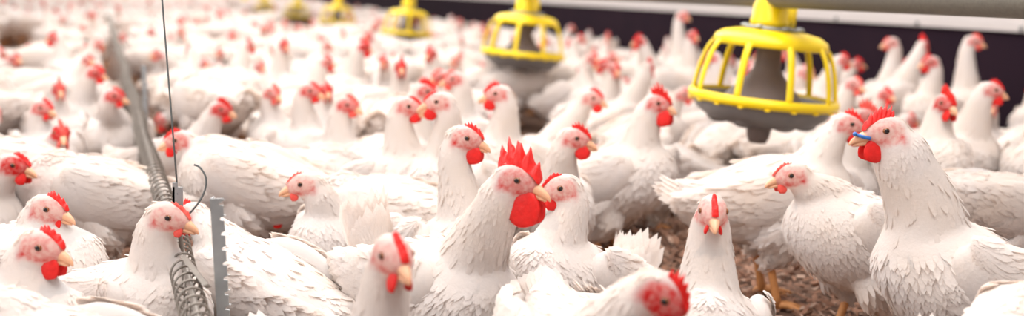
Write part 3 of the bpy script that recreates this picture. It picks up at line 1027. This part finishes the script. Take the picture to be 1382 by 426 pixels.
hero(412, 249, 1.80, 186, 238, 'white hen with tiny pale comb facing left in front of the centre rooster\'s tail', reach=.10, comb=.10, wattle=.06, red=.05, pale=True, crouch=.085, side=-.02)
hero(532, 345, 1.12, -62, -52, 'blurred white hen at the lower centre facing the camera', reach=.12, comb=.3, wattle=.35, red=.1, crouch=.11, bpitch=4)
hero(962, 286, 1.42, -94, -97, 'white hen looking straight at the camera beside the bare litter', reach=.05, comb=.2, wattle=.05, red=.12, crouch=.105, bpitch=32, combspikes=4, neckfat=1.15)
hero(893, 398, 1.10, -22, -80, 'white hen bowing its red blurred head at the bottom edge', reach=.13, side=.05, comb=.5, wattle=.3, red=.75, crouch=.05, hp=-38, bpitch=2, fat=.92)
hero(757, 254, 1.60, 197, 236, 'white hen peeking from behind the centre rooster\'s beak', reach=.045, comb=.18, wattle=.25, red=.1, crouch=.08, bpitch=24, tailup=60, taillen=.10)
hero(628, 187, 1.78, -12, -62, 'white hen with bright red wattle directly behind the centre rooster\'s comb', reach=.04, comb=.3, wattle=.6, red=.3, crouch=.09, bpitch=30)
hero(592, 138, 2.14, 192, 245, 'white hen facing left, beak touching the red comb of another', reach=.08, comb=.12, wattle=.4, red=.15, lod=1, crouch=.05, bpitch=24)
hero(551, 144, 2.25, -14, -35, 'white hen facing right toward the left-facing hen in the middle', reach=.06, comb=.2, wattle=.3, red=.3, lod=1, crouch=.06, bpitch=26)
hero(572, 124, 2.62, 15, 30, 'blurred white hen with orange red comb between two facing heads', reach=.08, comb=.7, wattle=.3, red=.6, lod=1)
hero(776, 187, 2.02, -14, -58, 'white hen facing right with round wattle, above the centre rooster\'s comb', reach=.11, comb=.45, wattle=.5, red=.35, lod=1, crouch=.06)
hero(888, 140, 2.30, -28, -20, 'white rooster with full red comb and wattles standing left of the nearest feeder', name='rooster', reach=.09, comb=.85, wattle=.85, red=.45, lod=1, crouch=.035, bpitch=24, neckfat=1.1)
hero(1143, 168, 2.02, -8, 2, 'white hen standing under the nearest feeder\'s right edge, facing right', reach=.12, comb=.4, wattle=.55, red=.3, lod=1, crouch=.0, bpitch=12)
hero(1168, 158, 2.45, -8, 10, 'blurred white hen whose pale red comb shows behind the blue tagged rooster', reach=.1, comb=.9, wattle=.3, red=.5, lod=1, pale=True)
hero(1277, 140, 2.38, -78, -60, 'white hen facing the camera with tall thin red comb, right side', reach=.07, comb=.85, wattle=.5, red=.75, lod=1, crouch=.01, bpitch=26, combspikes=3)
hero(1337, 122, 2.60, -5, -20, 'white hen facing right near the right edge, small red comb', reach=.1, comb=.35, wattle=.4, red=.35, lod=1)
hero(671, 127, 2.42, 190, 225, 'white hen facing left behind the centre, below the second feeder', reach=.07, comb=.4, wattle=.45, red=.3, lod=1, bpitch=24)
hero(798, 133, 2.70, -12, 0, 'white hen with low head facing right, left of the full combed rooster', reach=.15, comb=.4, wattle=.35, red=.3, lod=1)
hero(243, 190, 2.12, 188, 172, 'white hen facing left with its face behind the hanging cable', reach=.14, comb=.25, wattle=.25, red=.4, lod=1, crouch=.02)
hero(20, 223, 1.95, -10, -18, 'white hen at the left edge facing right with dark red face', reach=.13, comb=.25, wattle=.35, red=.85, lod=1)
hero(58, 146, 2.75, -20, -70, 'blurred white hen with raised neck at far left, small red comb', reach=.08, comb=.3, wattle=.2, red=.5, lod=1)
hero(83, 180, 2.42, -60, -30, 'blurred white hen at left with orange red face turned to the camera', reach=.14, comb=.5, wattle=.4, red=1.0, lod=1, pale=True)
hero(128, 99, 3.45, 0, -20, 'blurred white hen left of the divider, red comb against white back', reach=.12, comb=.5, wattle=.3, red=.8, lod=1)
hero(80, 120, 3.1, -60, -60, 'blurred white hen at left with thin upright red comb', reach=.1, comb=.6, wattle=.3, red=.8, lod=1, pale=True)
hero(153, 130, 2.95, 5, -75, 'blurred white hen with head close to the divider at left', reach=.16, comb=.3, wattle=.2, red=.7, lod=1)
hero(298, 148, 2.78, -8, -15, 'blurred white hen left of middle with red face and orange comb', reach=.12, comb=.55, wattle=.3, red=.8, lod=1)
hero(368, 126, 3.15, -40, -95, 'blurred white hen with pinkish comb, between cable and centre', reach=.09, comb=.4, wattle=.3, red=.5, lod=1, pale=True)
hero(418, 123, 2.85, -10, -60, 'blurred white hen facing right, left one of a close pair', reach=.07, comb=.3, wattle=.2, red=.6, lod=1, bpitch=24)
hero(441, 122, 3.1, -70, -95, 'blurred white hen facing the camera, right one of a close pair', reach=.08, comb=.4, wattle=.3, red=.9, lod=1)
hero(468, 142, 2.68, -12, -30, 'blurred white hen facing right with orange comb, left of two facing heads', reach=.07, comb=.4, wattle=.2, red=.6, lod=1, bpitch=24, pale=True)
hero(489, 64, 4.0, 20, 5, 'blurred white bird with bright red comb below the third feeder', reach=.1, comb=.8, wattle=.5, red=.9, lod=1)
hero(541, 90, 3.3, -78, -85, 'blurred white hen facing the camera with vertical red comb, below third feeder', reach=.08, comb=.5, wattle=.4, red=.9, lod=1, bpitch=24)
hero(581, 72, 4.0, -110, -120, 'blurred white hen with reddish face right below the third feeder', reach=.08, comb=.4, wattle=.3, red=.8, lod=1)
hero(384, 60, 4.3, -60, -50, 'blurred white hen with thin red comb below the fourth feeder', reach=.1, comb=.5, wattle=.3, red=.8, lod=1)
hero(613, 107, 2.95, 190, 205, 'blurred white hen with pink face, right one of two side by side behind centre', reach=.07, comb=.3, wattle=.2, red=.5, lod=1, pale=True, bpitch=24)
hero(596, 104, 3.3, 200, 225, 'blurred white hen with pink face, left one of two side by side behind centre', reach=.07, comb=.3, wattle=.2, red=.6, lod=1, pale=True, bpitch=24)
hero(1202, 58, 4.05, 190, 215, 'blurred tall white hen in front of the dark kickboard, left of the red crested one', reach=.06, comb=.1, wattle=.1, red=.3, lod=1, bpitch=30, pale=True)
hero(1246, 62, 3.95, 40, 20, 'blurred white bird leaning with bright red crest against the dark kickboard', name='rooster', reach=.14, comb=.9, wattle=.5, red=.8, lod=1, crouch=-.02)
hero(1255, 84, 3.55, 190, 230, 'blurred white hen just below the red crested bird by the kickboard', reach=.07, comb=.3, wattle=.4, red=.6, lod=1, bpitch=24)
hero(1314, 56, 3.8, -20, -70, 'blurred tall white hen facing right in front of the dark kickboard', reach=.06, comb=.45, wattle=.2, red=.4, lod=1, bpitch=28, pale=True)
hero(1154, 114, 3.2, -60, -20, 'blurred white hen with pink face between nearest feeder and right side', reach=.12, comb=.3, wattle=.3, red=.4, lod=1, pale=True)
hero(1136, 82, 3.7, 10, -10, 'blurred white hen with red comb just right of the nearest feeder cage', reach=.12, comb=.4, wattle=.3, red=.6, lod=1)
hero(1085, 98, 3.75, -20, -110, 'blurred white hen seen through the nearest feeder\'s cage', reach=.1, comb=.2, wattle=.2, red=.3, lod=1, pale=True)
hero(921, 22, 5.2, -30, -70, 'blurred tall white hen with pink face rising before the dark kickboard', reach=.05, comb=.25, wattle=.1, red=.5, lod=1, bpitch=30, pale=True)
hero(863, 56, 4.6, 200, 190, 'blurred white hen with bright red comb between the two nearest feeders', reach=.12, comb=.6, wattle=.4, red=.9, lod=1)
hero(935, 48, 4.8, -60, -90, 'blurred white hen with reddish face left above the nearest feeder', reach=.08, comb=.3, wattle=.3, red=.7, lod=1)
hero(875, 92, 3.5, 60, 30, 'blurred white hen with thin red comb above the full combed rooster', reach=.13, comb=.5, wattle=.3, red=.8, lod=1)
hero(831, 93, 3.6, -80, -60, 'blurred white hen with pale red face right of the second feeder', reach=.1, comb=.3, wattle=.3, red=.6, lod=1, pale=True)
hero(960, 78, 3.5, 170, 190, 'blurred white hen with pink head just left inside the nearest feeder cage', reach=.1, comb=.3, wattle=.3, red=.6, lod=1, pale=True)

def backbird(px, py, d, byaw, label, hz=.16, reach=.19, side=0., hyaw=None, lod=0, **kw):
    """a bird seen mostly by its back: (px,py) is the top of the back over the body centre"""
    t = W(px, py, d); b = math.radians(byaw)
    cr = max(-0.02, min(0.11, 0.272 - t.z))
    sd = int(px * 5 + py)
    parts = bird_parts(head=(reach, side, hz), hyaw=hyaw or 0, hpitch=-20, crouch=cr, comb=.3, wattle=.3, lod=lod, seed=sd, red=.3, **kw)
    r = assemble('hen', parts, (t.x, t.y, 0), b)
    tag(r, label, 'chicken', GROUP)
    occupy(t.x, t.y, b)
    HERO_LOG.append(('back', px, py, d, round(t.z, 3), round(cr, 3), 0))
    return r
backbird(352, 330, 1.62, 150, 'white hen seen by its broad back right of the notched post', hz=.20, reach=.14, tailup=12)
backbird(130, 215, 2.05, 195, 'large white hen sitting with its back up, left of the divider', hz=.17, reach=.18, lod=0, tailup=15)
backbird(518, 240, 2.02, 170, 'white hen with lowered head behind the centre rooster\'s tail', hz=.14, reach=.19, bpitch=4)
backbird(1352, 232, 2.05, 15, 'white hen bending down at the right edge behind the blue tagged rooster', hz=.12, reach=.20, bpitch=-6, tailup=40)
backbird(1445, 400, 1.22, 200, 'white hen cut off at the lower right corner', hz=.17, reach=.16, tailup=10)
backbird(1222, 475, 1.16, -120, 'white hen of which only a tail tip shows at the bottom right', hz=.12, reach=.18, tailup=65)
backbird(105, 428, 1.22, 168, 'white hen back filling the lower left corner beside the wattled hen', hz=.18, reach=.15, tailup=10)
backbird(30, 190, 2.3, 200, 'white hen back at the left edge behind the dark faced one', hz=.16, reach=.17, lod=1)
backbird(405, 205, 2.42, 20, 'white hen back in the middle left, above the tiny combed hen', hz=.15, reach=.18, lod=1)
backbird(905, 195, 2.9, 170, 'white hen with lowered head behind the full combed rooster', hz=.14, reach=.18, lod=1)

# ------------------------------------------------------------------ the rest of the flock
def near_any(x, y, yaw, s, m=0.0):
    for t, r in ((-0.085, .070), (0.0, .082), (0.075, .070)):
        ax, ay = x + math.cos(yaw) * t * s, y + math.sin(yaw) * t * s
        for (ox, oy, orr) in GRID_near(ax, ay):
            if (ax - ox) ** 2 + (ay - oy) ** 2 < ((r * s + orr) * (1 - m)) ** 2:
                return True
    return False
CELL = 0.25
GRIDD = {}
def grid_add(c):
    GRIDD.setdefault((int(c[0] // CELL), int(c[1] // CELL)), []).append(c)
def GRID_near(x, y):
    i, j = int(x // CELL), int(y // CELL)
    for a in (i - 1, i, i + 1):
        for b in (j - 1, j, j + 1):
            for c in GRIDD.get((a, b), ()):
                yield c
for c in OCC: grid_add(c)
if os.environ.get('DBG'):
    nb_ = len(OCC) // 3; nm_ = [h[:4] for h in HERO_LOG]
    for i in range(nb_):
        for j in range(i + 1, nb_):
            w_ = max((a[2] + b[2]) - math.hypot(a[0] - b[0], a[1] - b[1]) for a in OCC[3 * i:3 * i + 3] for b in OCC[3 * j:3 * j + 3])
            if w_ > 0.03: print('OVL', nm_[i], nm_[j], round(w_, 3))
PROTECT += [(985, 262, 1135, 426, 2.75), (815, 318, 925, 352, 2.7), (700, 95, 762, 165, 4.3), (1288, 236, 1312, 258, 2.6),
            (1000, 145, 1040, 190, 2.6), (945, 60, 1115, 160, 2.9), (655, 20, 760, 90, 4.4), (432, 0, 480, 30, 10.4), (384, 0, 420, 22, 13.8), (514, 0, 586, 46, 7.4), (344, 0, 370, 14, 18.0), (318, 0, 342, 9, 22), (0, 14, 44, 48, 8.5), (284, 262, 312, 426, 1.7), (205, 225, 285, 426, 1.9),
            (180, 85, 205, 160, 2.9), (520, 0, 580, 50, 6.8), (130, 0, 200, 200, 2.6), (1190, 180, 1382, 400, 1.95), (560, 330, 720, 426, 1.7), (340, 230, 520, 330, 1.75)]
wallp = wa
def ok_view(x, y, yaw, hx, hy, hz, s):
    for (ax, ay, az, r) in ((x - math.cos(yaw) * .09, y - math.sin(yaw) * .09, .19, .09), (x + math.cos(yaw) * .03, y + math.sin(yaw) * .03, .18, .09), (hx, hy, hz, .045)):
        px, py, d = proj((ax, ay, az * s))
        if d < 0.4: return False
        k = r * FPX / d
        for (x0, y0, x1, y1, dd) in PROTECT:
            if d < dd and px + k > x0 and px - k < x1 and py + k > y0 and py - k < y1:
                return False
    return True

POSES = [dict(head=(.10, .0, .315), hyaw=0, bpitch=22, crouch=.05, comb=.3, wattle=.3, red=.5),
         dict(head=(.12, .02, .30), hyaw=35, bpitch=14, crouch=.05, comb=.45, wattle=.35, red=.7),
         dict(head=(.11, -.02, .28), hyaw=-40, bpitch=12, crouch=.05, comb=.2, wattle=.2, red=.4, pale=True),
         dict(head=(.08, .0, .335), hyaw=20, bpitch=26, crouch=.03, comb=.5, wattle=.5, red=.7),
         dict(head=(.16, .0, .25), hyaw=-20, bpitch=8, crouch=.05, comb=.3, wattle=.2, red=.5, pale=True),
         dict(head=(.20, .02, .13), hyaw=20, hpitch=-35, bpitch=2, comb=.3, wattle=.3, red=.5, tailup=30),
         dict(head=(.14, .0, .22), hyaw=60, bpitch=4, comb=.2, wattle=.2, crouch=.06, red=.5, pale=True, tailup=15),
         dict(head=(.19, -.03, .16), hyaw=-50, hpitch=-20, bpitch=0, comb=.3, wattle=.2, crouch=.03, red=.4, tailup=20)]
WEI = [.13, .12, .10, .06, .13, .18, .15, .13]
protos = {}
def proto(k, lod):
    if (k, lod) not in protos:
        protos[(k, lod)] = [bird_parts(lod=lod, seed=100 + k * 11 + lod, **POSES[k]), None]
    return protos[(k, lod)]

def zone_label(px, py, d):
    hz = 'left of the wire divider' if px < 150 + max(0, 0) else ('between the divider and the centre' if px < 450 else ('in the middle of the flock' if px < 760 else ('between the two nearest feeders' if px < 950 else 'at the right by the dark kickboard')))
    dz = 'close behind the sharp front birds' if d < 2.7 else ('in the middle distance' if d < 4.2 else ('far back' if d < 6.5 else 'very far back'))
    return 'blurred white chicken %s, %s' % (hz, dz), 'white chickens %s %s' % (hz, dz)

def wall_x(y): # wall X at given y
    t = (y - wa[1]) / wdir[1]; return wa[0] + wdir[0] * t

_dpr = [proj(p) for p in _fine[30::3]]
def hides_divider(x, y, hx, hy, hz):
    pts_ = [(hx, hy, hz, .04)]
    if y < 6.0: pts_.append((x, y, .17, .085))
    for (ax, ay, az, r) in pts_:
        px, py, d = proj((ax, ay, az)); k = r * FPX / d
        for (qx, qy, qd) in _dpr:
            if d < qd and abs(px - qx) < k + 3 and abs(py - qy) < k: return True
    return False
cands = []
rr = random.Random(5)
Y0, Y1 = 1.45, 9.6
for it in range(70000):
    y = Y0 + (Y1 - Y0) * math.sqrt(rr.random()) if rr.random() < .8 else rr.uniform(Y0, 4)
    xl = -0.50 * y - 0.25; xr = min(0.50 * y + 0.25, wall_x(y) - 0.20)
    if xl > xr: continue
    x = rr.uniform(xl, xr); yaw = rr.uniform(0, 2 * PI); s = rr.uniform(.94, 1.06)
    # keep away from the divider line and the posts
    dd_ = div_dist(x, y)
    if dd_ < 0.21 and (dd_ < 0.12 or div_dist(x - math.cos(yaw) * .12, y - math.sin(yaw) * .12) < .10 or div_dist(x + math.cos(yaw) * .1, y + math.sin(yaw) * .1) < .10): continue
    if near_any(x, y, yaw, s, .04): continue
    tt = (x - w0[0]) * wn[0] + (y - w0[1]) * wn[1]
    if tt < 0.24: continue
    k = rr.choices(range(8), WEI if y < 5 else [.07, .06, .08, .03, .10, .28, .20, .18])[0]
    hd = POSES[k]['head']
    hx = x + (math.cos(yaw) * hd[0] - math.sin(yaw) * hd[1]) * s; hy = y + (math.sin(yaw) * hd[0] + math.cos(yaw) * hd[1]) * s
    if (hx - w0[0]) * wn[0] + (hy - w0[1]) * wn[1] < 0.14: continue
    if div_dist(hx, hy) < .07: continue
    if y < 8.5 and hides_divider(x, y, hx, hy, hd[2] * s): continue
    # heads must not sit inside other bodies
    bad = False
    if hz_low := (hd[2] < .28):
        for (ox, oy, orr) in GRID_near(hx, hy):
            if (hx - ox) ** 2 + (hy - oy) ** 2 < (orr + .03) ** 2: bad = True; break
    if bad: continue
    if not ok_view(x, y, yaw, hx, hy, hd[2], s): continue
    for tq, r in ((-0.085, .075), (0.0, .088), (0.075, .075)):
        grid_add((x + math.cos(yaw) * tq * s, y + math.sin(yaw) * tq * s, r * s))
    if hz_low:
        grid_add((hx, hy, .03))
    cands.append((y, x, yaw, s, k))
cands.sort()
NIND = 300 - len(HERO_LOG)
stuffers = cands[NIND:]
for i, (y, x, yaw, s, k) in enumerate(cands[:NIND]):
    lod = 1 if y < 3.6 else (2 if y < 6.5 else 3)
    P = proto(k, lod)
    if P[1] is None:
        P[1] = assemble('hen', P[0], (x, y, 0), yaw, s); r = P[1]
    else:
        r = copy_bird(P[1], (x, y, 0), yaw, s)
    px, py, d = proj((x, y, .25))
    lab, grp = zone_label(px, py, d)
    tag(r, lab, 'chicken', grp)
print('individuals', len(cands[:NIND]), 'stuff near', len(stuffers), 'last y', cands[min(NIND, len(cands)) - 1][0])

# the far flock: one object
ystart = Y1
far = [(x, y, yaw, s, k) for (y, x, yaw, s, k) in stuffers]
yy = Y1 + .1
while yy < 34:
    sp_ = 0.29 + 0.006 * (yy - 9)
    x = -0.52 * yy - .3
    while x < min(0.5 * yy, wall_x(yy) - .3):
        fx_, fy_, fa_, fk_ = x + rr.uniform(-.07, .07), yy + rr.uniform(-.08, .08), rr.uniform(0, 2 * PI), rr.choices(range(8), [.03, .03, .06, .01, .08, .33, .24, .22])[0]
        if yy < 20 and not ok_view(fx_, fy_, fa_, fx_ + math.cos(fa_) * .12, fy_ + math.sin(fa_) * .12, POSES[fk_]['head'][2], 1.0): fk_ = 5
        if not (yy < 20 and not ok_view(fx_, fy_, fa_, fx_ + math.cos(fa_) * .18, fy_ + math.sin(fa_) * .18, .12, 1.0)):
            far.append((fx_, fy_, fa_, rr.uniform(.92, 1.05), fk_))
        x += sp_ * rr.uniform(.95, 1.25)
    yy += sp_ * 1.05
arr = {}
for k in range(8):
    me = proto(k, 3)[0]['bird'][0]
    nv = len(me.vertices); V = np.zeros(nv * 3); me.vertices.foreach_get('co', V)
    nf = len(me.polygons); lt = np.zeros(nf, np.int32); me.polygons.foreach_get('loop_total', lt)
    li = np.zeros(len(me.loops), np.int32); me.loops.foreach_get('vertex_index', li)
    mi = np.zeros(nf, np.int32); me.polygons.foreach_get('material_index', mi)
    ca_ = np.zeros(nv * 4, np.float32); me.color_attributes['skin'].data.foreach_get('color', ca_)
    arr[k] = (V.reshape(-1, 3), lt, li, mi, ca_.reshape(-1, 4)[:, :2])
vs, ls, ts_, ms_, ss_ = [], [], [], [], []; n = 0
for (x, y, yaw, s, k) in far:
    V, lt, li, mi, sk = arr[k]
    c, s_ = math.cos(yaw) * s, math.sin(yaw) * s
    vs.append(np.stack([V[:, 0] * c - V[:, 1] * s_ + x, V[:, 0] * s_ + V[:, 1] * c + y, V[:, 2] * s], 1))
    ls.append(li + n); ts_.append(lt); ms_.append(mi); ss_.append(sk); n += len(V)
V = np.concatenate(vs); Lp = np.concatenate(ls); T = np.concatenate(ts_)
me = bpy.data.meshes.new('distant_flock')
me.vertices.add(len(V)); me.vertices.foreach_set('co', V.astype(np.float32).ravel())
me.loops.add(len(Lp)); me.loops.foreach_set('vertex_index', Lp.astype(np.int32))
me.polygons.add(len(T)); me.polygons.foreach_set('loop_start', np.concatenate([[0], np.cumsum(T)[:-1]]).astype(np.int32))
for m_ in (MAT['plumage'], MAT['pinkcomb'], MAT['beak'], MAT['pupil'], MAT['shank']): me.materials.append(m_)
me.polygons.foreach_set('material_index', np.concatenate(ms_).astype(np.int32))
me.update(calc_edges=True)
me.polygons.foreach_set('use_smooth', np.ones(len(T), dtype=bool))
a = me.color_attributes.new('skin', 'FLOAT_COLOR', 'POINT')
c = np.zeros((len(V), 4), dtype=np.float32); c[:, :2] = np.concatenate(ss_); c[:, 3] = 1
a.data.foreach_set('color', c.ravel())
o = link('distant_flock', me)
tag(o, 'dense mass of white chickens filling the far end of the house', 'chickens', kind='stuff')
print('far', len(far), 'verts', len(V))
import os
if os.environ.get('DBG'):
    for o_ in COL.objects:
        if o_.parent is None and 'category' in o_ and o_['category'] == 'chicken':
            a_ = proj((o_.location.x, o_.location.y, .2))
            if a_[2] < 2.4: print('DBG', o_.name, [round(q) for q in a_[:2]], round(a_[2], 2), round(math.degrees(o_.rotation_euler.z)), o_['label'][:60])

# ------------------------------------------------------------------ loose litter on the floor
def flakes(n, xr, yr, size, name, mat, label, thick=.0012):
    g = np.random.default_rng(len(name))
    P = np.stack([g.uniform(*xr, n), g.uniform(*yr, n), g.uniform(.001, .012, n)], 1)
    a = g.uniform(0, 2 * PI, n); tl = g.normal(0, .25, n)
    D = np.stack([np.cos(a), np.sin(a), tl], 1)
    Nn = np.stack([g.normal(0, .35, n), g.normal(0, .35, n), np.ones(n)], 1)
    Ls = g.uniform(.4, 1.3, n) * size; Ws = Ls * g.uniform(.12, .45, n)
    V, F4, F3 = cards(P, Nn, D, Ls, Ws, g.uniform(0, .3, n), camber=.5)
    V[:, 2] = np.maximum(V[:, 2], .0008)
    me = fastmesh(name, [(V, [F4, F3], 0, None)], [mat])
    o = link(name, me)
    tag(o, label, 'litter', kind='stuff')
    return o
flakes(26000, (-1.2, 1.7), (1.5, 4.2), .026, 'straw_litter', MAT['straw'], 'brown straw and chaff scattered over the floor between the birds')
flakes(9000, (-1.2, 1.7), (1.5, 4.2), .020, 'wood_shavings', MAT['husk'], 'pale wood shavings scattered over the brown floor litter')
